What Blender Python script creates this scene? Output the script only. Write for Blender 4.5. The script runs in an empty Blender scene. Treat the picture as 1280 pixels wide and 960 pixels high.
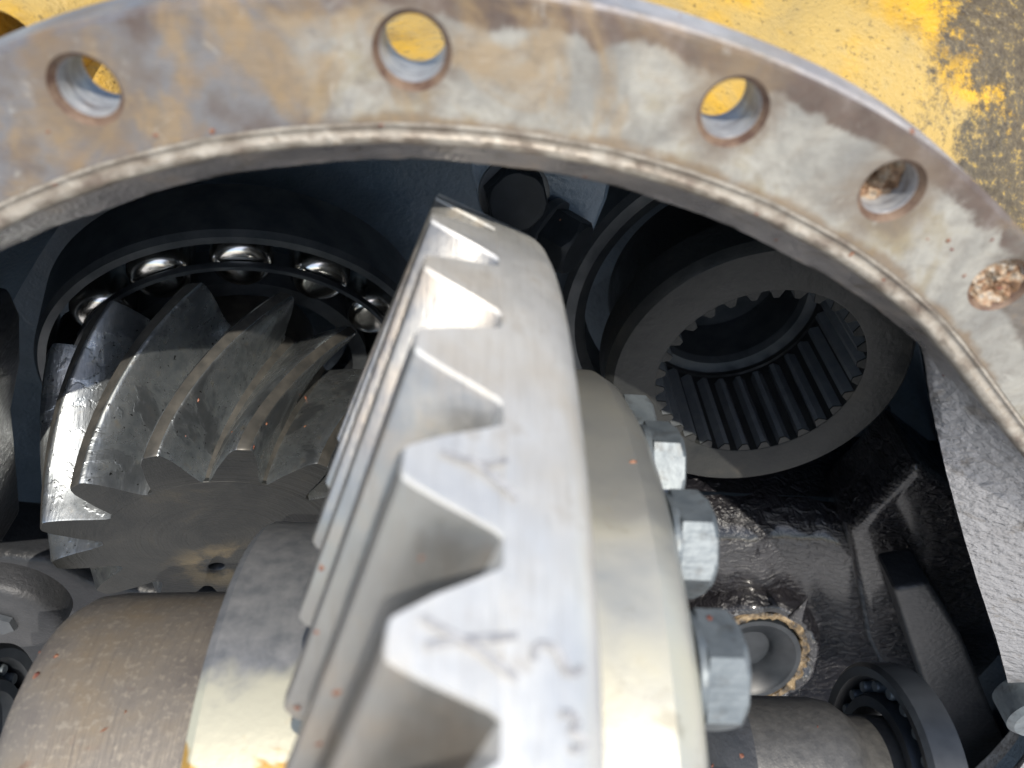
import bpy, bmesh, math, random
import numpy as np
from mathutils import Vector, Matrix, Quaternion
random.seed(7); rng = np.random.default_rng(7)
scene = bpy.context.scene
COL = scene.collection
rad = math.radians

# ------------------------------------------------------------------ camera
CAM = Vector((-0.00105, -0.19676, 0.34323))
PITCH, ROLL, YAW, FPX = 0.69807, 0.12358, 0.10504, 961.0
fw = Vector((math.sin(YAW)*math.cos(PITCH), math.cos(YAW)*math.cos(PITCH), -math.sin(PITCH)))
rt0 = Vector((math.cos(YAW), -math.sin(YAW), 0)); up0 = rt0.cross(fw)
rt = rt0*math.cos(ROLL) + up0*math.sin(ROLL); up = up0*math.cos(ROLL) - rt0*math.sin(ROLL)
cd = bpy.data.cameras.new('camera'); cam = bpy.data.objects.new('camera', cd); COL.objects.link(cam)
cam.matrix_world = Matrix(((rt.x, up.x, -fw.x, CAM.x), (rt.y, up.y, -fw.y, CAM.y), (rt.z, up.z, -fw.z, CAM.z), (0, 0, 0, 1)))
cd.sensor_width = 36; cd.sensor_fit = 'HORIZONTAL'; cd.lens = FPX/1280*36
cd.clip_start = 0.01; cd.clip_end = 400
cd.dof.use_dof = True; cd.dof.focus_distance = 0.40; cd.dof.aperture_fstop = 9.0
scene.camera = cam

# ------------------------------------------------------------------ light
SUN = Vector((0.12, -0.66, 0.74)).normalized()
world = bpy.data.worlds.new('World'); scene.world = world; world.use_nodes = True
wn = world.node_tree.nodes; bg = wn['Background']
sky = wn.new('ShaderNodeTexSky'); sky.sky_type = 'NISHITA'; sky.sun_disc = False
sky.sun_elevation = math.asin(SUN.z); sky.sun_rotation = math.atan2(SUN.x, SUN.y)
world.node_tree.links.new(sky.outputs[0], bg.inputs[0]); bg.inputs[1].default_value = 0.15
sl = bpy.data.lights.new('sun', 'SUN'); sl.energy = 4.0; sl.angle = rad(0.53); sl.color = (1.0, 0.93, 0.82)
so = bpy.data.objects.new('sun', sl); COL.objects.link(so); so.rotation_euler = SUN.to_track_quat('Z', 'Y').to_euler()
scene.view_settings.view_transform = 'Standard'; scene.view_settings.look = 'None'
scene.view_settings.gamma = 1; scene.view_settings.exposure = 0.45

# ------------------------------------------------------------------ materials
class NT:
    def __init__(s, name):
        s.m = bpy.data.materials.new(name); s.m.use_nodes = True
        s.t = s.m.node_tree; s.n = s.t.nodes; s.b = s.n['Principled BSDF']
        s.pos = s.n.new('ShaderNodeNewGeometry').outputs['Position']
    def l(s, a, b): s.t.links.new(a, b)
    def math(s, op, a, b=None, clamp=False):
        n = s.n.new('ShaderNodeMath'); n.operation = op; n.use_clamp = clamp
        for i, v in enumerate((a, b)):
            if v is None: continue
            if isinstance(v, (int, float)): n.inputs[i].default_value = v
            else: s.l(v, n.inputs[i])
        return n.outputs[0]
    def noise(s, scale, detail=4, rough=.6, off=(0, 0, 0), stretch=(1, 1, 1), dist=0):
        mp = s.n.new('ShaderNodeMapping'); s.l(s.pos, mp.inputs[0])
        mp.inputs['Location'].default_value = off; mp.inputs['Scale'].default_value = stretch
        n = s.n.new('ShaderNodeTexNoise'); s.l(mp.outputs[0], n.inputs['Vector'])
        n.inputs['Scale'].default_value = scale; n.inputs['Detail'].default_value = detail
        n.inputs['Roughness'].default_value = rough; n.inputs['Distortion'].default_value = dist
        return n.outputs['Fac']
    def rng(s, v, a, b, c=0., d=1.):
        n = s.n.new('ShaderNodeMapRange'); n.interpolation_type = 'SMOOTHSTEP'; s.l(v, n.inputs[0])
        for i, x in enumerate((a, b, c, d)): n.inputs[i+1].default_value = x
        return n.outputs[0]
    def ramp(s, v, stops):
        n = s.n.new('ShaderNodeValToRGB'); s.l(v, n.inputs[0]); e = n.color_ramp.elements
        while len(e) < len(stops): e.new(.5)
        for el, (p, c) in zip(e, stops): el.position = p; el.color = (*c, 1)
        return n.outputs[0]
    def mix(s, f, a, b):
        n = s.n.new('ShaderNodeMix'); n.data_type = 'RGBA'
        for k, v in ((0, f), (6, a), (7, b)):
            if isinstance(v, tuple): n.inputs[k].default_value = (*v, 1)
            elif isinstance(v, (int, float)): n.inputs[k].default_value = v
            else: s.l(v, n.inputs[k])
        return n.outputs[2]
    def sep(s):
        n = s.n.new('ShaderNodeSeparateXYZ'); s.l(s.pos, n.inputs[0]); return n.outputs
    def cyl(s, cx, cy, cz, axis):
        # distance from an axis through (cx,cy,cz) along axis 'X' or 'Y'
        x, y, z = s.sep()
        a = s.math('SUBTRACT', y if axis == 'X' else x, cy if axis == 'X' else cx); b = s.math('SUBTRACT', z, cz)
        return s.math('SQRT', s.math('ADD', s.math('MULTIPLY', a, a), s.math('MULTIPLY', b, b)))
    def bump(s, list_):
        prev = None
        for h, dist in list_:
            n = s.n.new('ShaderNodeBump'); n.inputs['Strength'].default_value = 1.0; n.inputs['Distance'].default_value = dist
            s.l(h, n.inputs['Height'])
            if prev is not None: s.l(prev, n.inputs['Normal'])
            prev = n.outputs[0]
        s.l(prev, s.b.inputs['Normal'])
    def out(s, col, rough, metal=0., spec=None, coat=None):
        for k, v in (('Base Color', col), ('Roughness', rough), ('Metallic', metal)):
            if isinstance(v, tuple): s.b.inputs[k].default_value = (*v, 1)
            elif isinstance(v, (int, float)): s.b.inputs[k].default_value = v
            else: s.l(v, s.b.inputs[k])
        if spec is not None: s.b.inputs['Specular IOR Level'].default_value = spec
        if coat:
            s.b.inputs['Coat Weight'].default_value = coat[0]; s.b.inputs['Coat Roughness'].default_value = coat[1]
        return s.m

M = {}
# flange face: machined steel, weathered to tan, brown and blue-grey
t = NT('weathered_flange_steel')
r = t.cyl(0, 0, 0, 'Y')
n1 = t.noise(22, 6, .65, dist=.6); n2 = t.noise(60, 5, .6, off=(3, 1, 2)); n3 = t.noise(300, 4, .6)
c = t.ramp(n1, [(.25, (.14, .14, .14)), (.42, (.235, .23, .21)), (.52, (.33, .32, .285)), (.62, (.26, .225, .155)), (.75, (.21, .16, .10))])
edge = t.math('ADD', t.rng(r, .279, .297, 0, .60), t.math('MULTIPLY', t.noise(24, 8, .72, off=(7, 2, 5), dist=1.4), .80))
c = t.mix(t.math('MULTIPLY', t.rng(edge, .76, .86), t.rng(r, .2969, .2964)), c, t.ramp(t.noise(70, 6, .65, off=(1, 2, 2)), [(.3, (.065, .045, .037)), (.55, (.115, .085, .07)), (.7, (.19, .16, .145))]))
c = t.mix(t.rng(r, .2964, .2970), c, t.ramp(n1, [(.35, (.30, .28, .28)), (.55, (.42, .39, .37)), (.7, (.40, .31, .20))]))
inn = t.math('ADD', t.rng(r, .2745, .262, 0, .55), t.math('MULTIPLY', t.noise(70, 4, .6, off=(1, 9, 5)), .6))
c = t.mix(t.math('MULTIPLY', t.rng(inn, .62, .8), .75), c, (.17, .115, .065))
x_, y_, z_ = t.sep()
lf = t.math('ADD', t.rng(x_, .01, -.09, 0, .55), t.math('MULTIPLY', t.noise(16, 5, .65, off=(11, 3, 1), dist=.8), .9))
c = t.mix(t.math('MULTIPLY', t.rng(lf, .58, .80), .92), c, t.ramp(t.noise(45, 5, .6, off=(5, 5, 0)), [(.35, (.095, .072, .064)), (.5, (.15, .15, .16)), (.65, (.21, .145, .085))]))
c = t.mix(t.rng(n3, .62, .74, 0, .35), c, (.10, .07, .05))
rp = t.math('ADD', t.math('MULTIPLY', t.rng(x_, .135, .18), t.rng(r, .272, .284, .1, .62)), t.math('MULTIPLY', t.noise(48, 5, .65, off=(2, 7, 4), dist=.5), .7))
c = t.mix(t.rng(rp, .62, .78), c, t.ramp(t.noise(90, 5, .6, off=(4, 1, 0)), [(.35, (.085, .07, .055)), (.5, (.14, .125, .11)), (.66, (.22, .15, .08))]))
scr = t.noise(40, 3, .6, stretch=(1, 1, 12), dist=.3)
t.bump([(t.noise(700, 3, .6), .00012), (scr, .00015), (n2, .0006)])
for (ha, hs) in ((-19.87, .021), (-3.01, .017), (14.03, .018), (25.07, .020)):
    hx, hz = .2822*math.sin(rad(ha)), .2822*math.cos(rad(ha))
    hd = t.math('ADD', t.cyl(hx, 0, hz, 'Y'), t.math('MULTIPLY', t.math('SUBTRACT', t.noise(80, 5, .65, off=(ha, 1, 2), dist=.8), .5), .022))
    c = t.mix(t.rng(hd, hs, .008, 0, .75), c, (.15, .115, .085))
gold = t.math('MULTIPLY', t.rng(t.noise(20, 6, .65, off=(4, 6, 1), dist=1.2), .50, .64), t.rng(x_, .13, .0))
c = t.mix(t.math('MULTIPLY', gold, .7), c, (.27, .19, .10))
c = t.mix(t.rng(t.noise(170, 5, .7, off=(3, 3, 3), dist=.5), .42, .72, 0, .45), c, (.13, .115, .10))
c = t.mix(t.rng(t.noise(95, 6, .7, off=(9, 3, 6), dist=1.2), .60, .72, 0, .35), c, (.46, .45, .41))
M['flange'] = t.out(c, t.rng(n2, .3, .7, .36, .60), .25)
# bright scraped lip round the opening
t = NT('scraped_lip_steel')
c = t.ramp(t.noise(90, 5, .65), [(.30, (.12, .09, .07)), (.45, (.22, .19, .155)), (.60, (.36, .33, .285)), (.72, (.22, .155, .095))])
t.bump([(t.noise(400, 4, .65), .0003), (t.noise(90, 3, .6), .0003)])
M['lip'] = t.out(c, .46, .25)
# cast throat wall, dark grey, oily
t = NT('oily_cast_wall')
x, y, z = t.sep()
n1 = t.noise(60, 5, .6)
c = t.ramp(n1, [(.3, (.15, .14, .14)), (.55, (.24, .22, .21)), (.72, (.30, .25, .21))])
c = t.mix(t.math('MULTIPLY', t.rng(t.noise(30, 4, .6, off=(4, 4, 4)), .15, .5, .6, 1), t.rng(x, .15, .20)), c, (.35, .35, .36))
rx = t.rng(x, .14, .19)
c = t.mix(t.math('MULTIPLY', t.rng(t.noise(55, 5, .65, off=(8, 2, 2), dist=1), .54, .68), .55), c, (.13, .105, .075))
t.bump([(t.math('MULTIPLY', t.noise(210, 2, .45), rx), .0017), (t.noise(620, 3, .5), .0005)])
M['throat'] = t.out(c, t.rng(n1, .3, .7, .26, .40), .4)
# black oily paint inside
t = NT('black_oily_paint')
n1 = t.noise(40, 4, .6)
c = t.ramp(n1, [(.3, (.075, .108, .145)), (.7, (.11, .15, .195))])
t.bump([(t.noise(330, 4, .6), .0009), (t.noise(70, 3, .5), .0015)])
M['black'] = t.out(c, t.rng(n1, .35, .65, .30, .45), 0, .55)
t = NT('black_wrinkled_casting')
n1 = t.noise(30, 5, .6)
c = t.ramp(n1, [(.3, (.006, .0065, .009)), (.7, (.015, .0135, .016))])
t.bump([(t.noise(95, 3, .5, stretch=(1, 1, 2.0), dist=1.0), .0045), (t.noise(500, 3, .5), .0006)])
M['wrinkle'] = t.out(c, .34, 0, .5, coat=(.8, .13))
t = NT('dark_grey_casting')
c = t.ramp(t.noise(50, 5, .6), [(.3, (.024, .026, .029)), (.7, (.048, .049, .052))])
t.bump([(t.noise(420, 4, .6), .0005)])
M['greycast'] = t.out(c, .5, .2)
t = NT('brown_grey_rib')
c = t.ramp(t.noise(60, 5, .6), [(.3, (.026, .024, .024)), (.7, (.05, .044, .04))])
t.bump([(t.noise(300, 4, .6), .0006)])
M['rib'] = t.out(c, .5, .1)
# yellow paint with grime
t = NT('dusty_yellow_paint')
x, y, z = t.sep()
n1 = t.noise(45, 6, .65)
c = t.ramp(n1, [(.3, (.24, .145, .03)), (.46, (.47, .27, .015)), (.60, (.56, .32, .015)), (.75, (.40, .30, .11))])
dust = t.noise(26, 5, .6, off=(2, 8, 1))
rr_ = t.cyl(0, 0, 0, 'Y')
dm = t.math('ADD', t.math('MULTIPLY', dust, .8), t.rng(rr_, .345, .305, 0, .3))
c = t.mix(t.rng(dm, .54, .78, 0, .72), c, (.36, .275, .115))
g = t.math('ADD', t.math('ADD', t.rng(x, .11, .24, 0, .52), t.rng(z, .22, .30, 0, .08)), t.math('MULTIPLY', t.noise(42, 10, .82, off=(6, 1, 3)), 1.0))
c = t.mix(t.rng(g, .80, .92, 0, .95), c, t.ramp(t.noise(260, 4, .7), [(.35, (.035, .03, .025)), (.55, (.085, .072, .05)), (.68, (.35, .24, .06))]))
c = t.mix(t.rng(t.noise(380, 5, .7), .56, .68, 0, .7), c, (.10, .075, .03))
t.bump([(t.noise(450, 4, .6), .0008), (t.noise(90, 3, .6), .0006)])
M['yellow'] = t.out(c, .5, 0, .4)
# ring gear: ground, satin grey-white steel with warm film
def gear_steel(name, warm, tone=1.0, rough=.42):
    t = NT(name)
    n1 = t.noise(28, 4, .55); n2 = t.noise(110, 4, .6, off=(3, 3, 1))
    c = t.ramp(n1, [(.3, tuple(v*tone for v in (.56, .56, .55))), (.5, tuple(v*tone for v in (.655, .645, .61))), (.7, warm)])
    c = t.mix(t.rng(n2, .58, .72, 0, .35), c, (.38, .32, .24))
    c = t.mix(t.rng(t.noise(70, 4, .6, off=(1, 2, 3), stretch=(16, 1, 1)), .45, .75, 0, .3), c, tuple(.6*v for v in warm))
    c = t.mix(t.rng(t.noise(14, 5, .6, off=(5, 5, 5), dist=.8), .5, .7, 0, .3), c, (.40, .41, .40))
    t.bump([(t.noise(90, 4, .6, stretch=(14, 1, 1)), .00009), (t.noise(700, 3, .5), .00005), (t.noise(30, 3, .5), .0002)])
    return t.out(c, t.rng(n2, .3, .7, rough-.06, rough+.08), .55 if tone == 1.0 else .85)
M['gear'] = gear_steel('satin_gear_steel', (.60, .55, .47))
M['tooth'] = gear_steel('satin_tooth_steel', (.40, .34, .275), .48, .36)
# hub and case flange: yellow oil film on steel
t = NT('oil_filmed_steel')
n1 = t.noise(24, 4, .55, dist=.4); n2 = t.noise(130, 4, .6)
c = t.ramp(n1, [(.32, (.36, .37, .36)), (.48, (.50, .49, .43)), (.6, (.55, .525, .42)), (.75, (.52, .46, .30))])
c = t.mix(t.rng(n2, .6, .75, 0, .3), c, (.25, .22, .16))
t.bump([(t.noise(350, 3, .5), .00008)])
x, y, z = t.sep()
top_shade = t.math('ADD', t.rng(y, -.09, -.03, 0, .8), t.math('MULTIPLY', t.noise(40, 5, .6, off=(3, 7, 7), dist=.5), .5))  # shade of the flange's up-facing side, painted into the colour with a noisy edge
c = t.mix(t.rng(top_shade, .45, .85, 0, .68), c, (.20, .20, .19))
c = t.mix(t.rng(t.noise(75, 5, .65, off=(1, 1, 8), dist=1), .58, .72, 0, .5), c, (.30, .27, .20))
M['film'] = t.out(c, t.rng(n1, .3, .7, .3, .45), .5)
t = NT('hub_steel_with_dried_oil')
x, y, z = t.sep()
n1 = t.noise(30, 4, .6, dist=.5); n2 = t.noise(150, 4, .6)
wet = t.math('ADD', t.rng(y, -.02, -.112, 0, 1), t.math('MULTIPLY', t.math('SUBTRACT', n1, .5), .9))
c = t.ramp(n2, [(.3, (.17, .18, .19)), (.7, (.30, .30, .30))])
c = t.mix(t.rng(wet, .35, .6), c, (.56, .53, .40))
ring = t.math('MULTIPLY', t.rng(wet, .80, .86), t.rng(wet, .95, .88))
c = t.mix(t.rng(wet, .84, .9), c, (.58, .57, .46))
c = t.mix(ring, c, (.42, .24, .05))
t.bump([(t.noise(350, 3, .5), .0001)])
M['hub'] = t.out(c, .36, .45)
# trunnion: rusty brown-grey turned casting
t = NT('rusty_trunnion_casting')
n1 = t.noise(35, 5, .6); n2 = t.noise(420, 4, .6)
c = t.ramp(n1, [(.3, (.13, .115, .105)), (.5, (.20, .175, .145)), (.7, (.23, .185, .13))])
c = t.mix(t.rng(n2, .52, .68, 0, .6), c, (.32, .28, .22))
c = t.mix(t.rng(t.noise(60, 4, .6, off=(8, 1, 1)), .62, .75, 0, .7), c, (.16, .08, .05))
c = t.mix(t.rng(t.noise(50, 4, .6, off=(3, 3, 3), stretch=(14, 1, 1)), .5, .75, 0, .35), c, (.11, .095, .085))
t.bump([(n2, .00015), (t.noise(60, 3, .6, stretch=(14, 1, 1)), .0003)])
M['trunnion'] = t.out(c, .5, .3)
t = NT('grey_trunnion_casting')
c = t.ramp(t.noise(200, 5, .6), [(.3, (.065, .065, .065)), (.7, (.115, .112, .106))])
t.bump([(t.noise(450, 4, .6), .0003)])
M['trunnion2'] = t.out(c, .48, .35)
# bolts
t = NT('zinc_bolt_steel')
c = t.ramp(t.noise(120, 4, .6), [(.3, (.09, .108, .122)), (.7, (.15, .172, .185))])
c = t.mix(t.rng(t.noise(170, 5, .65, off=(2, 4, 4)), .5, .68, 0, .55), c, (.05, .05, .048))
t.bump([(t.noise(80, 3, .5, stretch=(1, 1, 8)), .00015), (t.noise(300, 3, .5), .0002)])
M['bolt'] = t.out(c, .46, .35)
# pinion
t = NT('worn_pinion_steel')
n1 = t.noise(34, 5, .6, dist=.4); n2 = t.noise(150, 5, .6, off=(4, 0, 2))
c = t.ramp(n2, [(.3, (.30, .33, .35)), (.6, (.44, .465, .475)), (.75, (.50, .47, .40))])
c = t.mix(t.rng(n1, .48, .60, 0, .62), c, (.09, .096, .105))
c = t.mix(t.rng(t.noise(420, 3, .6), .66, .7), c, (.03, .03, .03))
t.bump([(t.noise(160, 3, .5, stretch=(4, 1, 1)), .00012), (t.rng(n1, .52, .56), .0001)])
M['pinion'] = t.out(c, t.rng(n1, .45, .6, .27, .36), .90)
t = NT('pinion_face_steel')
n1 = t.noise(30, 5, .6, dist=.8)
d = t.cyl(-.1277, 0, -.0246, 'Y')
w = t.n.new('ShaderNodeTexNoise'); w.noise_dimensions = '1D'; t.l(d, w.inputs['W']); w.inputs['Scale'].default_value = 420; w.inputs['Detail'].default_value = 5
c = t.ramp(n1, [(.3, (.016, .018, .019)), (.6, (.031, .032, .031)), (.72, (.05, .046, .037))])
st = t.math('MULTIPLY', t.rng(t.cyl(-.131, 0, -.060, 'Y'), .040, .008), t.rng(t.noise(45, 5, .65, off=(2, 2, 9)), .42, .62))
c = t.mix(t.math('MULTIPLY', st, .7), c, (.20, .155, .085))
t.bump([(w.outputs['Fac'], .0004), (t.noise(260, 4, .6, stretch=(3, 1, 1)), .0003)])
M['pface'] = t.out(c, .48, .25, .35)
t = NT('pinion_root_steel')
c = t.ramp(t.noise(120, 4, .6), [(.3, (.06, .06, .057)), (.7, (.13, .122, .108))])
M['proot'] = t.out(c, .4, .5)
t = NT('polished_roller_steel')
c = t.ramp(t.noise(140, 5, .65), [(.35, (.62, .61, .58)), (.62, (.74, .72, .68)), (.72, (.25, .23, .2))])
M['roller'] = t.out(c, .2, 1.0)
t = NT('dark_bearing_steel')
c = t.ramp(t.noise(60, 4, .6), [(.3, (.045, .052, .06)), (.7, (.10, .108, .115))])
M['race'] = t.out(c, .38, .5)
t = NT('oil_black_steel'); c = t.ramp(t.noise(80, 4, .6), [(.3, (.010, .0125, .016)), (.7, (.024, .028, .033))]); M['oilblack'] = t.out(c, .42, .0)
# splined coupling
t = NT('oily_machined_steel')
n1 = t.noise(40, 5, .6)
c = t.ramp(n1, [(.3, (.018, .020, .021)), (.6, (.034, .035, .034)), (.75, (.05, .047, .041))])
t.bump([(t.noise(330, 4, .6), .0003), (t.noise(60, 3, .5), .0008)])
M['coupling'] = t.out(c, t.rng(n1, .35, .65, .30, .46), .05, .2)
t = NT('dark_spline_steel')
c = t.ramp(t.noise(90, 4, .6), [(.3, (.20, .225, .25)), (.7, (.30, .32, .335))])
M['spline'] = t.out(c, .3, .5)
t = NT('soot_black_paint'); M['soot'] = t.out(t.ramp(t.noise(120, 4, .6), [(.3, (.006, .008, .010)), (.7, (.014, .017, .021))]), .5, 0, .18)
t = NT('smooth_black_casting'); t.bump([(t.noise(260, 3, .5), .0006)]); M['smoothblack'] = t.out(t.ramp(t.noise(40, 4, .6), [(.3, (.014, .016, .019)), (.7, (.028, .029, .032))]), .4, 0, .4)
t = NT('dried_sealant')
c = t.ramp(t.noise(160, 4, .6), [(.38, (.03, .024, .018)), (.54, (.15, .105, .055)), (.72, (.32, .24, .14))])
t.bump([(t.noise(350, 3, .6), .002)])
M['sealant'] = t.out(c, .4, 0)
t = NT('copper_shaving'); M['flake'] = t.out(t.ramp(t.noise(300, 2), [(.4, (.14, .045, .03)), (.6, (.24, .11, .06))]), .55, .2)
t = NT('faint_paint_pen'); M['pen'] = t.out(t.ramp(t.noise(500, 3, .6), [(.35, (.20, .20, .21)), (.6, (.34, .34, .34))]), .6, 0)
t = NT('pale_concrete'); M['ground'] = t.out(t.ramp(t.noise(2, 6, .6), [(.3, (.55, .53, .50)), (.7, (.68, .66, .63))]), .8, 0)
t = NT('bored_hole_steel')
c = t.ramp(t.noise(120, 5, .65, stretch=(1, 3, 1)), [(.3, (.16, .12, .10)), (.45, (.30, .31, .33)), (.62, (.45, .45, .45)), (.75, (.26, .15, .08))])
t.bump([(t.noise(150, 3, .6, stretch=(.3, 6, .3)), .0008)])
M['bore'] = t.out(c, .42, .4)
t = NT('rust_and_grit'); nn_ = t.noise(260, 5, .7)
t.bump([(t.noise(420, 4, .6), .0012)])
M['rustgrit'] = t.out(t.ramp(nn_, [(.32, (.06, .04, .03)), (.45, (.22, .12, .06)), (.56, (.34, .26, .18)), (.68, (.30, .30, .29))]), .42, .25)
t = NT('rusty_hole_edge'); M['rustedge'] = t.out(t.ramp(t.noise(200, 5, .6), [(.35, (.09, .05, .035)), (.6, (.19, .13, .09))]), .55, .2)

# ------------------------------------------------------------------ mesh helpers
def thing(name, label, cat, loc=(0, 0, 0), mat3=None, group=None):
    o = bpy.data.objects.new(name, None); COL.objects.link(o); o.empty_display_size = .02
    mw = Matrix.Translation(loc)
    if mat3 is not None: mw = mw @ mat3.to_4x4()
    o.matrix_world = mw
    o['label'] = label; o['category'] = cat
    if group: o['group'] = group
    o['_m'] = [v for rrow in mw for v in rrow]
    return o
def matof(o):
    v = list(o['_m']); return Matrix((v[0:4], v[4:8], v[8:12], v[12:16]))
def mesh(name, V, F, mats, smooth=True, ang=35, fm=None):
    me = bpy.data.meshes.new(name); me.from_pydata([tuple(v) for v in V], [], [tuple(q) for q in F]); me.validate()
    bm = bmesh.new(); bm.from_mesh(me); bmesh.ops.recalc_face_normals(bm, faces=bm.faces); bm.to_mesh(me); bm.free()
    for m in (mats if isinstance(mats, (list, tuple)) else [mats]): me.materials.append(M[m])
    if fm is not None:
        for p, i in zip(me.polygons, fm): p.material_index = i
    if smooth:
        me.shade_smooth(); me.set_sharp_from_angle(angle=rad(ang))
    return me
def part(name, V, F, mats, parent=None, world=False, smooth=True, ang=35, fm=None, label=None):
    """one mesh object; V is in the parent's frame unless world=True"""
    if world and parent is not None:
        inv = matof(parent).inverted(); V = [inv @ Vector(v) for v in V]
    o = bpy.data.objects.new(name, mesh(name, V, F, mats, smooth, ang, fm)); COL.objects.link(o)
    if parent is not None: o.parent = parent
    if label: o['label'] = label
    return o
def share(name, me, parent, loc=(0, 0, 0), rot=(0, 0, 0)):
    o = bpy.data.objects.new(name, me); COL.objects.link(o); o.parent = parent; o.location = loc; o.rotation_euler = rot; return o
def lathe(prof, axis='X', n=96, closed=False, a0=0., a1=2*math.pi, jit=0):
    """prof = [(along, radius)], revolved about local X or Y"""
    full = abs(a1-a0-2*math.pi) < 1e-6; m = n if full else n+1
    V, F = [], []
    for i in range(m):
        a = a0+(a1-a0)*i/n; s, c_ = math.sin(a), math.cos(a)
        for (x, q) in prof:
            V.append((x, q*s, q*c_) if axis == 'X' else (q*s, x, q*c_))
    k = len(prof)
    for i in range(n):
        j = (i+1) % m
        for p in range(k if closed else k-1):
            p2 = (p+1) % k
            F.append((i*k+p, i*k+p2, j*k+p2, j*k+p))
    return V, F
def prism(pts, d):
    """polygon pts (3D, planar) extruded by vector d"""
    n = len(pts); V = [Vector(p) for p in pts] + [Vector(p)+Vector(d) for p in pts]
    F = [tuple(range(n)), tuple(range(2*n-1, n-1, -1))] + [(i, (i+1) % n, n+(i+1) % n, n+i) for i in range(n)]
    return V, F
def bevel_mesh(V, F, w, seg=2):
    bm = bmesh.new(); vs = [bm.verts.new(tuple(v)) for v in V]
    for q in F:
        try: bm.faces.new([vs[i] for i in q])
        except ValueError: pass
    bmesh.ops.remove_doubles(bm, verts=bm.verts, dist=1e-6); bmesh.ops.recalc_face_normals(bm, faces=bm.faces)
    es = [e for e in bm.edges if e.is_manifold and e.calc_face_angle(0) > .35]
    bmesh.ops.bevel(bm, geom=es, offset=w, segments=seg, affect='EDGES', profile=.6)
    bm.verts.index_update()
    V2 = [v.co.copy() for v in bm.verts]; F2 = [[v.index for v in f.verts] for f in bm.faces]; bm.free(); return V2, F2
def hexhead(h, af, dome=.0012, seg=24):
    """hex bolt head along +X from x=0, chamfered corners; af = across flats"""
    R = af/2/math.cos(math.pi/6); prof = []
    N = 48; V, F = [], []
    def hr(a):
        q = (a % (math.pi/3)) - math.pi/6; return af/2/math.cos(q)
    rows = [(0, 1, 0), (h*.80, 1, 0), (h*.93, 1, 1), (h, .92, 1)]
    cut = af/2*1.035
    for (x, k, mode) in rows:
        for i in range(N):
            a = 2*math.pi*i/N; q = hr(a)
            xx = x
            if mode == 1: q = min(q*k, cut*k) if x < h else min(q, cut)*.93
            if x == h*.80: xx = h*.93 - max(0, (q-af/2))*.7 - h*.02
            V.append((xx, q*math.sin(a), q*math.cos(a)))
    for r_ in range(3):
        for i in range(N):
            j = (i+1) % N; F.append((r_*N+i, r_*N+j, (r_+1)*N+j, (r_+1)*N+i))
    F.append(tuple(range(3*N, 4*N))); F.append(tuple(range(N-1, -1, -1)))
    return V, F

# pixel of the 1280-wide photograph -> world, used once to measure where things stand
def ray(u, v): return (fw + rt*((u-640)/FPX) - up*((v-480)/FPX))
def onY(u, v, Y): d = ray(u, v); return CAM + d*((Y-CAM.y)/d.y)
def onX(u, v, X): d = ray(u, v); return CAM + d*((X-CAM.x)/d.x)

# ------------------------------------------------------------------ the setting
g = part('ground', [(-60, -60, -.8), (60, -60, -.8), (60, 60, -.8), (-60, 60, -.8)], [(0, 1, 2, 3)], 'ground', smooth=False); g['kind'] = 'structure'

# ------------------------------------------------------------------ axle housing
RI = .26
def pc(R, a): return (R*math.sin(rad(a)), R*math.cos(rad(a)))
keys = []   # lip (x,z), rear edge of throat (x,z), rear Y, bulge of the outer shell
for a in (0, 5, 10, 15, 20, 25):
    keys.append((pc(RI, a), pc(.249, a), .012))
keys += [(pc(RI, 30), pc(.2495, 30), .014), (pc(RI, 35.5), pc(.2500, 36), .020), (pc(RI, 41), (.1655, .189), .027),
         ((.205, .167), (.1765, .180), .030), ((.2335, .143), (.188, .161), .030), ((.270, .110), (.208, .130), .030), ((.310, .070), (.239, .084), .030),
         ((.360, .005), (.293, .008), .030), ((.420, -.080), (.351, -.075), .030), ((.460, -.200), (.410, -.170), .03), ((.430, -.350), (.395, -.330), .03),
         ((.250, -.460), (.235, -.430), .03)]
bottom = ((0, -.490), (0, -.455), .03)
left = [((-l[0], l[1]), (-q[0], q[1]), Y if Y < .03 else .03) for (l, q, Y) in keys[1:]]
loop = [bottom] + left[::-1] + keys            # runs bottom -> left -> top -> right
arr = np.array([[l[0], l[1], q[0], q[1], Y] for (l, q, Y) in loop])
SUB = 14; K = len(arr); st = []
for i in range(K):
    p0, p1, p2, p3 = arr[(i-1) % K], arr[i], arr[(i+1) % K], arr[(i+2) % K]
    for s in range(SUB):
        u_ = s/SUB
        st.append(.5*((2*p1) + (-p0+p2)*u_ + (2*p0-5*p1+4*p2-p3)*u_**2 + (-p0+3*p1-3*p2+p3)*u_**3))
st = np.array(st); NS = len(st)
lip = st[:, 0:2]; rear = st[:, 2:4]; rearY = st[:, 4]
tan = np.roll(lip, -1, 0)-np.roll(lip, 1, 0); tan /= np.linalg.norm(tan, axis=1)[:, None]
nor = np.stack([-tan[:, 1], tan[:, 0]], 1)      # outward
if (nor*lip).sum() < 0: nor = -nor
phi = np.degrees(np.arctan2(lip[:, 0], lip[:, 1]))
def sweep(rows, closed):
    """rows[k] = array (NS,3); skin between successive rows round the loop"""
    k = len(rows); V = np.stack(rows, 1).reshape(-1, 3); F = []
    for i in range(NS):
        j = (i+1) % NS
        for p in range(k if closed else k-1):
            p2 = (p+1) % k; F.append((i*k+p, i*k+p2, j*k+p2, j*k+p))
    return [tuple(v) for v in V], F
def row(o, Y, base=lip):
    o = np.broadcast_to(o, (NS,)); Y = np.broadcast_to(Y, (NS,))
    xz = base+nor*o[:, None]; return np.stack([xz[:, 0], Y, xz[:, 1]], 1)
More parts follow.
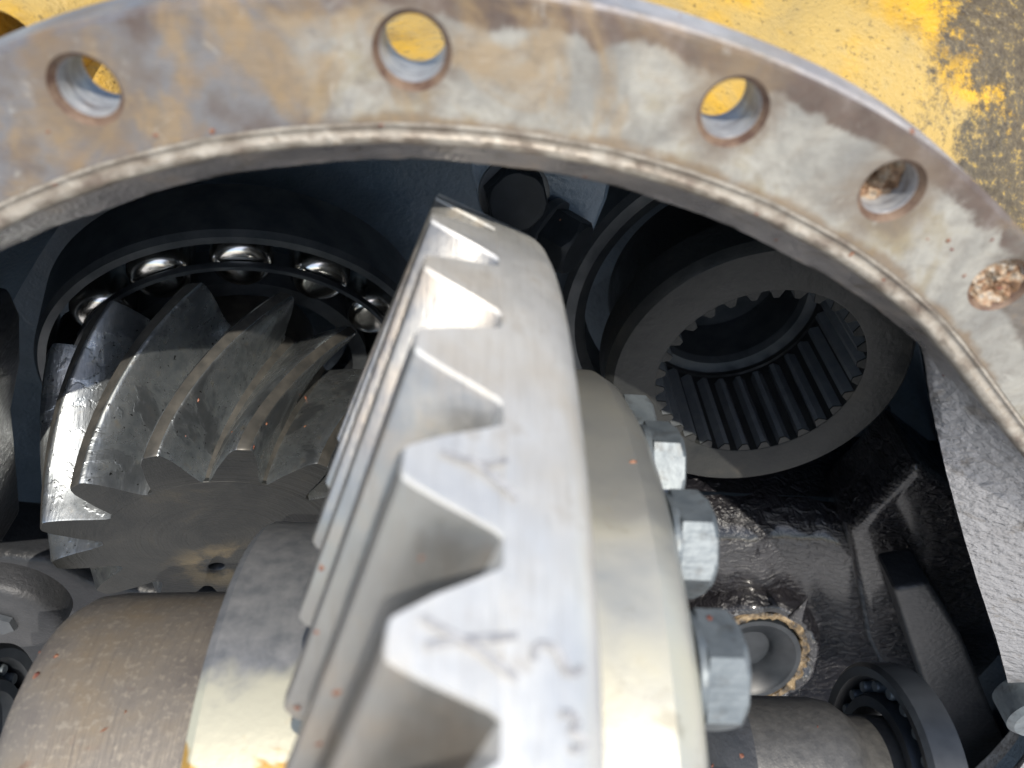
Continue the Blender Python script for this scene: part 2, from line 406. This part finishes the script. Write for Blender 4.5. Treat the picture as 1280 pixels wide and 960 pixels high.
H = thing('axle_housing', 'cast axle housing with rusty bolt flange, yellow outside and black oily inside', 'axle housing', (0, .03, -.45))
wob = .0006*np.sin(phi*.13)+.0004*np.sin(phi*.31+1)
V, F = sweep([row(.0045, 0), row(.0353+wob, 0), row(.0370+wob, .0018), row(.0372+wob, .0165), row(.035, .018), row(.001, .018), row(.0045, .0022)], True)
fl = part('flange', V, F, ['flange', 'bore', 'rustedge'], H, world=True, ang=30)
# bolt holes, cut right through
HOLES = [(-19.87, .0074), (-3.01, .0080), (14.03, .0077), (25.07, .0077), (36.1, .0077), (-37, .0078), (-54, .0078), (47, .0078)]
cv, cf, cm = [], [], []
for (a, q) in HOLES:
    cx, cz = pc(.2822, a); n = 40; b = len(cv)
    for (Y, k) in ((-.003, q+.0040), (.0022, q+.0002), (.0027, q), (.032, q)):
        for i in range(n):
            w_ = 2*math.pi*i/n; cv.append((cx+k*math.sin(w_), Y, cz+k*math.cos(w_)))
    for r_ in range(3):
        for i in range(n):
            j = (i+1) % n; cf.append((b+r_*n+i, b+r_*n+j, b+(r_+1)*n+j, b+(r_+1)*n+i)); cm.append(1 if r_ == 0 else 0)
    cf.append(tuple(b+i for i in range(n-1, -1, -1))); cm.append(0); cf.append(tuple(b+3*n+i for i in range(n))); cm.append(0)
inv = matof(H).inverted()
cut = bpy.data.objects.new('hole_cutter', mesh('hole_cutter', [inv @ Vector(v) for v in cv], cf, ['bore', 'rustedge'], True, 30, cm)); COL.objects.link(cut); cut.parent = H
md = fl.modifiers.new('holes', 'BOOLEAN'); md.object = cut; md.operation = 'DIFFERENCE'; md.solver = 'EXACT'
try: md.material_mode = 'TRANSFER'
except Exception: pass
bpy.context.view_layer.update()
dg = bpy.context.evaluated_depsgraph_get()
nm = bpy.data.meshes.new_from_object(fl.evaluated_get(dg)); fl.modifiers.clear(); old = fl.data; fl.data = nm; nm.name = 'flange'
bpy.data.objects.remove(cut); nm.shade_smooth(); nm.set_sharp_from_angle(angle=rad(30))
# rust and grit packed into two of the holes
for (a, Yf, q) in ((25.07, .0125, .0079), (36.1, .0035, .0084)):
    cx, cz = pc(.2822, a); V, F = [], []; nr, na = 10, 36
    for i in range(nr+1):
        for j in range(na):
            rr = q*i/nr; w_ = 2*math.pi*j/na
            V.append((cx+rr*math.sin(w_), Yf+rng.normal(0, .00055)-.002*(i/nr)**2*(math.cos(w_-2.5)*.5+.5), cz+rr*math.cos(w_)))
    for i in range(nr):
        for j in range(na): F.append((i*na+j, i*na+(j+1) % na, (i+1)*na+(j+1) % na, (i+1)*na+j))
    part('rust_fill', V, F, 'rustgrit', H, world=True, ang=25)
# scraped lip: two small steps with nicks
nick = np.convolve(rng.normal(0, 1, NS+8), np.ones(5)/5, 'valid')[:NS]*.00035
nick2 = rng.normal(0, 1, NS)*.0001
V, F = sweep([row(.0050, .0006), row(.0044+nick2, .0002+abs(nick2)), row(.0034+nick*.4, .0001+abs(nick)*.5), row(.0028+nick2, .0012), row(.0008+nick*.3, .0014), row(.0002+nick2, .0006+abs(nick)*.6), row(-.0016+nick*.5, .0010+abs(nick)*.5), row(-.0030+nick*.8, .0036+abs(nick)), row(-.002, .0065), row(.003, .0065)], True)
part('bore_lip', V, F, 'lip', H, world=True, ang=60)
# throat: rough cast cone behind the lip
fr = row(-.0026, .0046)
bk = np.stack([rear[:, 0], rearY, rear[:, 1]], 1)
rows = []
for u_ in np.linspace(0, 1, 9):
    rows.append(fr*(1-u_)+bk*u_ + (nor[:, :1]*0 if u_ in (0, 1) else 0))
rows += [row(.002, rearY+.003, rear), row(.008, rearY+.012, rear), row(.012, rearY+.03, rear)]
for k in range(3, 10):
    d_ = np.convolve(np.r_[rng.normal(0, 1, NS+16)], np.ones(9)/9, 'valid')[:NS]*.0005
    rows[k] = rows[k].copy(); rows[k][:, 0] += nor[:, 0]*d_; rows[k][:, 2] += nor[:, 1]*d_
V, F = sweep(rows, False)
part('throat_wall', V, F, 'throat', H, world=True, ang=80)
# cavity
sm = lambda x: np.clip(x, 0, 1)**2*(3-2*np.clip(x, 0, 1))
right = sm((phi-32)/30)*(lip[:, 1] > -.5)
top = sm((60-abs(phi))/40)
def cav(Y):
    o = np.interp(Y, [.03, .085, .13, .18, .23, .27, .30], [-.010, -.014, -.022, -.040, -.062, -.085, -.14])
    return o*(.25+.75*top)+.02*right*(1 if Y < .2 else .4)
rows = [row(.0005, rearY+.004, rear), row(.004, rearY+.016, rear)]
for Y in (.06, .085, .13, .18, .23, .27, .30): rows.append(row(cav(Y), Y))
V, F = sweep(rows, False)
n0 = len(V); k = len(rows); V.append((0, .32, -.1)); F += [(i*k+k-1, ((i+1) % NS)*k+k-1, n0) for i in range(NS)]
part('inner_cavity', V, F, 'black', H, world=True, ang=60)
# yellow outer shell, swelling to the right
B = np.interp(phi, [-180, -60, -16, -5, 4, 9, 23, 37, 50, 100, 180], [-.004, -.008, .0, .022, .032, .044, .066, .125, .15, .12, .0])
rows = [row(.006, .0178)]
for (Y, k) in ((.036, .0), (.05, .03), (.065, .12), (.085, .33), (.105, .58), (.13, .84), (.16, 1.0), (.21, 1.1), (.27, 1.14), (.32, 1.1), (.40, .8)):
    rows.append(row(cav(Y)+.013+B*k, Y) if Y < .31 else row(cav(.30)-.06*(Y-.30)/.1+.013+B*k, Y))
V, F = sweep(rows, False)
n0 = len(V); k = len(rows); V.append((0, .50, -.1)); F += [(i*k+k-1, ((i+1) % NS)*k+k-1, n0) for i in range(NS)]
part('outer_shell', V, F, 'yellow', H, world=True, ang=60)
# casting bar across the back, with gusset and rib
zt = onY(980, 660, .150).z
nx, nz = 40, 24; V, F = [], []
for i in range(nx+1):
    for j in range(nz+1):
        x = .06+(.44-.06)*i/nx; v_ = j/nz
        z = zt-(.26)*max(0, v_-.18)/.82; y = .150
        if v_ < .18:
            q = (1-v_/.18)*math.pi/2; y = .150+.03*(1-math.cos(q)); z = zt-.03+.03*math.sin(q)
        else: z = zt-.03-.25*(v_-.18)/.82
        y += .0022*math.sin(x*70+z*40)+.0015*math.sin(x*190+z*90+1)
        V.append((x, y, z))
for i in range(nx):
    for j in range(nz): F.append((i*(nz+1)+j, (i+1)*(nz+1)+j, (i+1)*(nz+1)+j+1, i*(nz+1)+j+1))
b0 = len(V)
V += [(.06, .25, zt), (.44, .25, zt)]
F += [(b0, b0+1, nx*(nz+1), 0)]
part('cross_bar', V, F, 'wrinkle', H, world=True, ang=70)
def plate(name, pix, Y, thick, mat_, bw=.004, lab=None):
    V, F = prism([onY(u_, v_, Y) for (u_, v_) in pix], (0, thick, 0)); V, F = bevel_mesh(V, F, bw, 3)
    return part(name, V, F, mat_, H, world=True, ang=40, label=lab)
plate('gusset', [(1062, 668), (1105, 628), (1150, 580), (1230, 640), (1290, 760), (1330, 1010), (1190, 1010), (1085, 800)], .140, .06, 'wrinkle', .008)
plate('rib', [(1117, 738), (1162, 730), (1200, 790), (1245, 900), (1300, 1030), (1222, 1030), (1185, 940), (1140, 810)], .085, .03, 'smoothblack', .004)
plate('pedestal', [(-130, 402), (-30, 405), (-12, 440), (-10, 500), (-20, 560), (-10, 640), (-4, 690), (-130, 700)], .075, .03, 'smoothblack', .004)
plate('shade_plate', [(-60, 690), (60, 700), (110, 730), (200, 745), (330, 745), (330, 1010), (-60, 1010)], .125, .05, 'smoothblack', .008)  # added dark plate: covers the sunlit cavity floor so it looks shaded
# small machined pad at the right edge
V, F = lathe([(0, 0), (0, .022), (.003, .025), (.02, .025)], 'Y', 40)
pp = onY(1318, 900, .012); part('machined_pad', [(v[0]+pp.x, v[1]+pp.y, v[2]+pp.z) for v in V], F, 'bolt', H, world=True)
# yellow boss on the shell, top left
bp = onY(20, 60, .10)
bax = Vector((.30, .93, .16)).normalized(); bu = bax.orthogonal().normalized()
if bu.z < 0: bu = -bu
bw = bax.cross(bu); Rm = Matrix(((bu.x, bax.x, bw.x), (bu.y, bax.y, bw.y), (bu.z, bax.z, bw.z)))
bo = thing('pipe_stub', 'short yellow pipe stub behind the flange at the top left corner', 'pipe', bp, Rm*.86)
V, F = lathe([(0, .0150), (-.001, .0165), (.0, .0185), (.006, .0192), (.03, .0195), (.034, .0215), (.06, .0225), (.06, .013), (.03, .0150)], 'Y', 64, closed=True)
part('tube', V, F, 'yellow', bo, ang=30)
V, F = lathe([(.03, .0), (.03, .0148)], 'Y', 40); part('bottom', V, F, 'rustedge', bo)
V, F = lathe([(0, .012), (.05, .020)], 'Y', 32); V = [bp+bax*.03+Vector((v[0], v[2], -.012-v[1])) for v in V]; part('stem', V, F, 'yellow', bo, world=True)

# ------------------------------------------------------------------ ring gear
GY, RG, XT, TH0, DL = -.04804, .24077, -.00983, .23778, 2*math.pi/45
XROOT = .0108; TOE_R, TOE_XT, TOE_XR = .163, -.0386, -.0226; SPIRAL = 2*DL; XR = .0292
G = thing('ring_gear', 'large pale steel ring gear in the middle, hand marked with X and 2', 'gear', (0, GY, 0))
XR = .0312; BC = .37
def rb(x): return RG-BC*(x-XT)
prof = [(XROOT, rb(XROOT)), (XR-.0075, rb(XR-.0075)), (XR-.0050, rb(XR-.005)-.0004), (XR-.0028, rb(XR-.0028)-.0014), (XR-.001, rb(XR)-.0032), (XR, rb(XR)-.007), (XR, .125), (TOE_XR+.02, .125), (TOE_XR+.004, .138), (TOE_XR, TOE_R-BC*.016-.004), (TOE_XR, TOE_R-BC*.016)]
V, F = lathe(prof, 'X', 240, closed=True)
part('gear_body', V, F, 'gear', G, ang=30)
# tooth: profile in units of the pitch (u) and height (h), lofted from heel to toe with the spiral
PR = [(-.44, 0), (-.405, .02), (-.37, .08), (-.28, .32), (-.17, .64), (-.06, .90), (-.025, .98), (.015, 1), (.13, 1), (.17, .98), (.20, .90), (.265, .64), (.335, .32), (.385, .10), (.425, .02), (.465, 0)]
def ring_tooth():
    V, F = [], []; n = len(PR)
    secs = [(0., .988, .99)] + [(s, 1, 1) for s in (.011, .12, .25, .38, .5, .62, .75, .88, .985)] + [(1., .94, .92)]
    for (s, ku, kh) in secs:
        r_ = RG+(TOE_R-RG)*s; xt = XT+(TOE_XT-XT)*s; xr = XROOT+(TOE_XR-XROOT)*s
        for (u_, h) in PR:
            uu = .13+(u_-.13)*ku
            th = -(uu*DL) - SPIRAL*(s**1.12)
            x = xr+.0006+(xt-xr)*h*kh
            r2 = r_-BC*(x-xt); V.append((x, r2*math.sin(th), r2*math.cos(th)))
    for k in range(len(secs)-1):
        for i in range(n-1): F.append((k*n+i, k*n+i+1, (k+1)*n+i+1, (k+1)*n+i))
    # end caps, filled in strips from flank to flank
    for k in (0, len(secs)-1):
        for i in range(n//2-1): F.append((k*n+i, k*n+i+1, k*n+n-2-i, k*n+n-1-i))
    return V, F
V, F = ring_tooth()
tm = mesh('tooth', V, F, 'tooth', ang=32)
# heel caps take the ground steel of the rim
tm.materials.append(M['gear'])
for p in tm.polygons:
    if {v//len(PR) for v in p.vertices} <= {0, 1}: p.material_index = 1
for k in range(45):
    share('tooth', tm, G, rot=(-(TH0-k*DL) if False else -(TH0-k*DL), 0, 0))
# pen marks on the rim
def onrim(u_, v_, R):
    d = ray(u_, v_); a = d.y**2+d.z**2; b = 2*(d.y*(CAM.y-GY)+d.z*CAM.z); c_ = (CAM.y-GY)**2+CAM.z**2-R*R
    return CAM+d*((-b-math.sqrt(b*b-4*a*c_))/2/a)
def stroke(name, strokes, wpx=6):
    V, F = [], []
    for pl in strokes:
        pts = []; b = len(V)
        for (u_, v_) in pl:
            q = onrim(u_, v_, RG)
            for _ in range(4): q = onrim(u_, v_, rb(q.x)+.0009)
            pts.append(q)
        for i, p in enumerate(pts):
            d = (pts[min(i+1, len(pts)-1)]-pts[max(i-1, 0)]).normalized(); nn = Vector((0, p.y-GY, p.z)).normalized()
            sd = d.cross(nn)*(wpx*.00012); V += [p+sd, p-sd]
        F += [(b+2*i, b+2*i+1, b+2*i+3, b+2*i+2) for i in range(len(pts)-1)]
    return part(name, V, F, 'pen', G, world=True)
stroke('pen_mark_x', [[(553, 564), (580, 574), (610, 580), (634, 574)], [(585, 572), (612, 592), (632, 608), (648, 624)]])
stroke('pen_mark_x', [[(528, 772), (560, 790), (600, 812), (648, 850)], [(533, 808), (575, 800), (610, 799), (648, 794)]])
stroke('pen_mark_two', [[(668, 826), (669, 812), (677, 805), (689, 806), (698, 815), (705, 830), (713, 841), (722, 842), (730, 834)]])
stroke('pen_mark_three', [[(704, 893), (716, 893), (723, 903), (716, 914), (724, 918), (734, 930), (726, 940), (716, 935)]])

# ------------------------------------------------------------------ differential case with bolts
D = thing('differential_case', 'differential case with oily flange, bolt heads and trunnions on both sides of the ring gear', 'differential', (0, GY, 0))
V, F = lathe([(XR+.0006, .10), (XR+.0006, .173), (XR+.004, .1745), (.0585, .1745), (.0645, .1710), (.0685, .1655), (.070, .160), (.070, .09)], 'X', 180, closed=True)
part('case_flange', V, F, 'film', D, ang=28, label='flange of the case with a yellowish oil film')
V, F = lathe([(.0702, .095), (.0702, .12), (.085, .108), (.10, .06), (.118, .045), (.13, .042), (.13, .0)], 'X', 96)
part('case_neck', V, F, 'greycast', D)
V, F = lathe([(-.030, .06), (-.030, .098), (-.033, .1005), (-.0745, .1005), (-.0775, .0985), (-.0785, .0955), (-.0785, .05)], 'X', 140, closed=True)
part('hub_ring', V, F, 'hub', D, ang=28, label='steel hub ring with dried yellow oil stains')
V, F = lathe([(-.0790, .0), (-.0790, .0700), (-.094, .0690), (-.136, .0670), (-.145, .0655), (-.151, .0615), (-.1545, .0550), (-.1555, .047), (-.1555, .0)], 'X', 120)
part('trunnion', V, F, 'trunnion', D, ang=50, label='rusty brown trunnion left of the hub ring')
V, F = lathe([(.1303, .0), (.1303, .027), (.133, .0305), (.172, .0305), (.180, .0290), (.186, .0250), (.188, .0235), (.215, .0230), (.215, 0)], 'X', 96)
part('trunnion', V, F, 'trunnion2', D, ang=40, label='smooth grey trunnion right of the bolt heads')
hv, hf = hexhead(.0120, .0305)
hm = mesh('bolt', hv, hf, 'bolt', ang=20)
wv, wf = lathe([(-.0003, .0), (-.0003, .0158), (.0008, .0162), (.0020, .0160), (.0024, .0150), (.0034, 0)], 'X', 40)
wm = mesh('washer', wv, wf, 'bolt', ang=30)
for k in range(22):
    a = rad(-13.6+360/22*k)
    q = Vector((.0704, .148*math.sin(a), .148*math.cos(a)))
    b = share('bolt', hm, D, loc=q+Vector((.0020, 0, 0)), rot=(-a+rad(6+13*(k % 3)), 0, 0))
    share('washer', wm, b, loc=(-.0020, 0, 0))

# ------------------------------------------------------------------ pinion
PF = Vector((-.1277, .0871, -.0246)); PH = Vector((-.1480, .1854, -.0062)); ax = (PH-PF).normalized()
pu = (Vector((1, 0, 0))-ax*ax.x).normalized(); pw = pu.cross(ax)
PM = Matrix(((pu.x, ax.x, pw.x), (pu.y, ax.y, pw.y), (pu.z, ax.z, pw.z)))
PN = thing('pinion_gear', 'worn dark steel pinion with slanting curved teeth, left of the ring gear', 'gear', PF, PM)
L = .103; RA, RB, TA, TB = .0595, .069, .0895, .1040
V, F = lathe([(0, .0), (0, .018), (0, .036), (0, RA+.0006), (.0006, RA+.0010), (.03, RA-.003), (.03, 0)], 'Y', 110)
V = [(v[0], v[1]-.00012, v[2]) for v in V]
fc = part('face', V, F, ['pface', 'race'], PN, ang=30)
bm = bmesh.new(); bm.from_mesh(fc.data); bmesh.ops.remove_doubles(bm, verts=bm.verts, dist=1e-6); bmesh.ops.recalc_face_normals(bm, faces=bm.faces); bm.to_mesh(fc.data); bm.free()
cvv, cff = lathe([(-.004, 0), (-.004, .0068), (.0008, .0046), (.018, .0044), (.019, 0)], 'Y', 32)
cvv = [(v[0]-.0084, v[1], v[2]-.0335) for v in cvv]
cut = bpy.data.objects.new('hole_cutter', mesh('hole_cutter', cvv, cff, 'race', True, 30)); COL.objects.link(cut); cut.parent = PN
bm = bmesh.new(); bm.from_mesh(cut.data); bmesh.ops.remove_doubles(bm, verts=bm.verts, dist=1e-6); bmesh.ops.recalc_face_normals(bm, faces=bm.faces); bm.to_mesh(cut.data); bm.free()
md = fc.modifiers.new('hole', 'BOOLEAN'); md.object = cut; md.operation = 'DIFFERENCE'; md.solver = 'EXACT'
try: md.material_mode = 'TRANSFER'
except Exception: pass
bpy.context.view_layer.update(); dg = bpy.context.evaluated_depsgraph_get()
nm = bpy.data.meshes.new_from_object(fc.evaluated_get(dg)); fc.modifiers.clear(); fc.data = nm; nm.name = 'face'; bpy.data.objects.remove(cut)
V, F = lathe([(.0015, RA+.0006), (L*.5, (RA+RB)/2+.0006), (L, RB+.0006), (L+.004, RB-.001), (L+.006, .06), (L+.05, .06), (L+.05, 0)], 'Y', 128)
part('root_cone', V, F, 'proot', PN)
PP = [(-18.2, 0), (-16.6, .06), (-13, .40), (-8.4, .86), (-6.6, .97), (-5.6, 1), (-.8, 1), (0, .985), (.8, .94), (2.8, .77), (5.0, .54), (7.2, .30), (10.0, .09), (13.0, 0)]
def pinion_tooth():
    V, F = [], []; n = len(PP); S = [0, .010, .08, .16, .24, .32, .4, .48, .56, .64, .72, .8, .9, .985, 1]
    for i, s in enumerate(S):
        sh = .985 if i in (0, len(S)-1) else 1
        rr = RA+(RB-RA)*s; rtip = TA+(TB-TA)*s
        for (a, h) in PP:
            hh = h*sh; kw = 1-.12*s
            aa = rad((a*.86+4)*kw*(.985 if sh < 1 else 1)-4 + 40*(s**1.28)); q = rr+(rtip-rr)*hh
            V.append((q*math.sin(aa), L*s, q*math.cos(aa)))
    for k in range(len(S)-1):
        for i in range(n-1): F.append((k*n+i, k*n+i+1, (k+1)*n+i+1, (k+1)*n+i))
    for k in (0, len(S)-1):
        for i in range(n//2-1): F.append((k*n+i, k*n+i+1, k*n+n-2-i, k*n+n-1-i))
    return V, F
V, F = pinion_tooth(); pm = mesh('tooth', V, F, ['pinion', 'proot', 'pface'], ang=38)
for p in pm.polygons:
    vs = {v % len(PP) for v in p.vertices}; ks = {v//len(PP) for v in p.vertices}
    if len(ks) == 1: p.material_index = 2
    elif vs == {5, 6}: p.material_index = 1
for k in range(13): share('tooth', pm, PN, rot=(0, rad(-7.5+360/13*k), 0))
# ------------------------------------------------------------------ bearing behind the pinion
PB = thing('pinion_bearing', 'roller bearing with bright rollers behind the pinion', 'bearing', PF+ax*.120+pu*.015-pw*.002, PM)
V, F = lathe([(.010, .1165), (.0, .1180), (.0, .1225), (.004, .125), (.045, .125), (.045, .1165)], 'Y', 160, closed=True); part('outer_race', V, F, 'race', PB, ang=30)
V, F = lathe([(-.005, .1022), (-.005, .1046), (-.003, .1050), (.0, .1046), (.0, .1022)], 'Y', 160, closed=True); part('cage', V, F, 'race', PB, ang=30)
V, F = lathe([(.008, .070), (.008, .0800), (.04, .0800), (.04, .070)], 'Y', 120, closed=True); part('inner_race', V, F, 'race', PB, ang=30)
V, F = lathe([(.001, 0), (.001, .0095), (.002, .0132), (.0044, .0160), (.0080, .0178), (.012, .0183), (.036, .0183), (.036, 0)], 'Y', 40); rm = mesh('roller', V, F, 'roller', ang=30)
for k in range(13):
    a = rad(7+360/13*k); share('roller', rm, PB, loc=(.0975*math.sin(a), 0, .0975*math.cos(a)))
# ------------------------------------------------------------------ splined coupling
SC = Vector((.1815, .149, .0670)); SS = Matrix.Identity(3)*1.12
S_ = thing('splined_coupling', 'dark steel ring with internal splines right of the ring gear', 'coupling', SC, SS)
RS, RR_ = .0515, .0550
V, F = lathe([(.0004, RR_), (0, RR_+.0008), (0, .0775), (.0012, .0790), (.0050, .0815), (.026, .0820), (.028, .080), (.028, .070), (.085, .070), (.085, RR_-.001), (.067, RR_-.001), (.066, RR_)], 'Y', 144, closed=True)
part('ring_body', V, F, 'coupling', S_, ang=30)
V, F = lathe([(.070, RR_), (.072, .048), (.076, .0455), (.11, .0455), (.11, .0)], 'Y', 96); part('inner_sleeve', V, F, 'race', S_, ang=30)
w0, w1 = rad(4.1), rad(1.5); V = []
for (y, kk) in ((.0006, .97), (.0014, 1), (.058, 1), (.060, .9)):
    for (a, q) in ((-w0, RR_+.0006), (-w1, RR_-.0046*kk), (w1, RR_-.0046*kk), (w0, RR_+.0006)):
        V.append((q*math.sin(a), y, q*math.cos(a)))
F = [(0, 1, 2, 3), (15, 14, 13, 12)]
for k in range(3):
    for i in range(3): F.append((k*4+i, k*4+i+1, k*4+i+5, k*4+i+4))
sm_ = mesh('spline_tooth', V, F, ['spline', 'coupling'], ang=20)
for p in sm_.polygons:
    if p.center.y < .002: p.material_index = 1
for k in range(30): share('spline_tooth', sm_, S_, rot=(0, rad(12*k+4), 0))
RT = thing('bearing_retainer', 'dark round retainer ring behind the splined coupling', 'retainer', SC+Vector((.004, .058, .004)), SS)
V, F = lathe([(0, .092), (-.004, .098), (-.004, .104), (.0, .107), (.03, .107), (.03, .09)], 'Y', 120, closed=True); part('ring', V, F, 'race', RT, ang=30)
# ------------------------------------------------------------------ dark bolts high up in the housing
BK = thing('bracket', 'black bracket holding two hex bolts behind the ring gear', 'bracket', onY(650, 260, .135))
V, F = prism([onY(u_, v_, .135) for (u_, v_) in ((585, 200), (770, 205), (760, 250), (740, 300), (700, 330), (640, 310), (600, 270))], (0, .03, 0)); V, F = bevel_mesh(V, F, .005, 3)
part('plate', V, F, 'black', BK, world=True)
hv, hf = hexhead(.016, .0260); hm2 = mesh('dark_bolt', hv, hf, 'soot', ang=20)
def dark_bolt(u_, v_, Y, dirv, spin, lab):
    p = onY(u_, v_, Y); q = Vector(dirv).normalized().to_track_quat('X', 'Z').to_matrix() @ Matrix.Rotation(spin, 3, 'X')
    r_ = thing('hex_bolt', lab, 'bolt', p, q, 'dark bolts under the top of the opening')
    share('head', hm2, r_)
    V, F = lathe([(-.004, 0), (-.004, .0165), (0, .0165), (.0004, .015), (.0004, 0)], 'X', 40); part('washer', V, F, 'oilblack', r_, ang=30)
dark_bolt(643, 243, .130, (.05, -.95, .25), .3, 'dark hex bolt pointing at the viewer, just above the tip of the ring gear')
dark_bolt(688, 292, .127, (.75, -.55, -.15), .1, 'dark hex bolt seen from its side, right of the ring gear tip')
# ------------------------------------------------------------------ plug bore with sealant, lower right
pp = onY(941, 824, .118)
PL = thing('bore_plug', 'dark round plug ringed with dried tan sealant, behind the lower bolt head', 'plug', pp, Matrix.Rotation(rad(-20), 3, 'X')*1.12)
V, F = lathe([(.012, 0), (.012, .016), (.006, .0185), (.0, .028), (-.002, .030), (-.002, .0335), (.012, .035)], 'Y', 80); part('cup', V, F, 'oilblack', PL, ang=40)
n = 90; V, F = [], []
for i in range(n):
    a = 2*math.pi*i/n; rr = .0375+.0013*math.sin(3*a)+rng.normal(0, .0006); w_ = .0028+abs(rng.normal(0, .0009))
    for j in range(8):
        b = 2*math.pi*j/8; V.append(((rr+w_*math.cos(b))*math.sin(a), .001+w_*.9*math.sin(b), (rr+w_*math.cos(b))*math.cos(a)))
for i in range(n):
    for j in range(8): F.append((i*8+j, i*8+(j+1) % 8, ((i+1) % n)*8+(j+1) % 8, ((i+1) % n)*8+j))
part('sealant_bead', V, F, 'sealant', PL)
V, F = lathe([(.006, .034), (-.003, .042), (-.001, .047), (.010, .052), (.05, .056)], 'Y', 72)
V = [(v[0]*(1+.02*math.sin(5*math.atan2(v[0], v[2]))), v[1]+.0012*math.sin(9*math.atan2(v[0], v[2])), v[2]) for v in V]
part('boss', V, F, 'wrinkle', PL, ang=70)
V, F = lathe([(0, .0062), (-.008, .0035), (-.017, .0012), (-.019, 0)], 'Y', 16); sp = onY(995, 772, .112)
V = [(v[0]+sp.x, sp.y+v[2]*.6, sp.z-v[1]*1.2) for v in V]; part('sealant_spike', V, F, 'wrinkle', PL, world=True)
# ------------------------------------------------------------------ side bearings
def side_bearing(loc, s, lab):
    B_ = thing('side_bearing', lab, 'bearing', loc, None, 'side bearings of the differential')
    V, F = lathe([(0, .039), (-.003*s, .0405), (-.004*s, .0445), (-.002*s, .0465), (.012*s, .0465), (.014*s, .039)], 'X', 96, closed=True); part('outer_race', V, F, 'oilblack', B_, ang=30)
    V, F = lathe([(.001*s, .0255), (-.003*s, .027), (-.003*s, .0315), (.0, .033), (.02*s, .033), (.02*s, .0255)], 'X', 96, closed=True); part('inner_race', V, F, 'oilblack', B_, ang=30)
    V, F = lathe([(-.001*s, 0), (-.001*s, .0022), (0, .0028), (.010*s, .0028), (.010*s, 0)], 'X', 20); me = mesh('roller', V, F, 'bolt', ang=30)
    for k in range(20):
        a = 2*math.pi*k/20; share('roller', me, B_, loc=(.001*s, .0360*math.sin(a), .0360*math.cos(a)))
    return B_
side_bearing((.2040, GY, 0), 1, 'black oily roller bearing around the right trunnion')
side_bearing((-.190, GY, -.004), -1, 'black oily roller bearing beside the rusty trunnion, cut by the left edge')
# bearing cap far left
cp = onY(2, 775, .045)
CP = thing('saddle_block', 'rounded grey cast bearing block at the left edge below the pinion', 'bearing block', cp)
V, F = lathe([(.016, .0300), (.004, .0300), (.001, .0285), (-.001, .025), (-.001, 0)], 'Y', 72); part('cap_body', V, F, 'greycast', CP, ang=40)
V, F = lathe([(-.0012, .009), (-.004, .008), (-.004, 0)], 'Y', 6); part('cap_bolt', V, F, 'race', CP, smooth=False)

# ------------------------------------------------------------------ copper shavings lying on the metal
bpy.context.view_layer.update(); dg = bpy.context.evaluated_depsgraph_get()
SPOTS = [(730, 221, 4), (970, 300, 4), (945, 268, 3), (1064, 318, 4), (1140, 163, 5), (1185, 300, 5), (1191, 312, 4), (1160, 299, 3), (69, 230, 4), (267, 165, 4), (476, 157, 4), (791, 577, 5), (700, 275, 2),
         (248, 500, 3), (382, 497, 3), (381, 533, 2), (333, 530, 3), (317, 558, 3), (290, 540, 2), (232, 545, 2), (46, 843, 5), (130, 912, 4), (157, 890, 3), (70, 820, 3), (50, 815, 2),
         (402, 710, 5), (395, 791, 5), (420, 865, 7), (372, 885, 7), (527, 697, 4), (885, 772, 5), (928, 945, 4), (890, 957, 4), (1022, 908, 2), (398, 930, 4),
         (195, 170, 4), (60, 165, 3), (1205, 345, 3), (1240, 300, 3), (850, 20, 3), (1105, 350, 3), (1250, 360, 5), (1180, 470, 3)]
V, F = [], []
for (u_, v_, sz) in SPOTS:
    hit, p, nn, *_ = scene.ray_cast(dg, CAM, ray(u_, v_).normalized())
    if not hit: continue
    s_ = sz*.00013*((p-CAM).length/.4)*1.6
    t1 = nn.orthogonal().normalized(); t2 = nn.cross(t1); b = len(V); n = 6
    a0 = random.random()*6
    for j in range(n):
        a = a0+2*math.pi*j/n; k = s_*random.uniform(.3, 1.3)*2.0
        V.append(p+t1*math.cos(a)*k+t2*math.sin(a)*k*random.uniform(.5, 1)+nn*random.uniform(0, .2)*s_)
    V.append(p+nn*s_*1.0); V.append(p-nn*.0002)
    for j in range(n): F += [(b+j, b+(j+1) % n, b+n), (b+(j+1) % n, b+j, b+n+1)]
o = part('copper_shavings', V, F, 'flake', None, smooth=False); o['kind'] = 'stuff'; o['label'] = 'tiny copper coloured shavings scattered on the oily metal'; o['category'] = 'shavings'

for o in bpy.data.objects:
    if '_m' in o: del o['_m']
scene.render.engine = 'CYCLES'
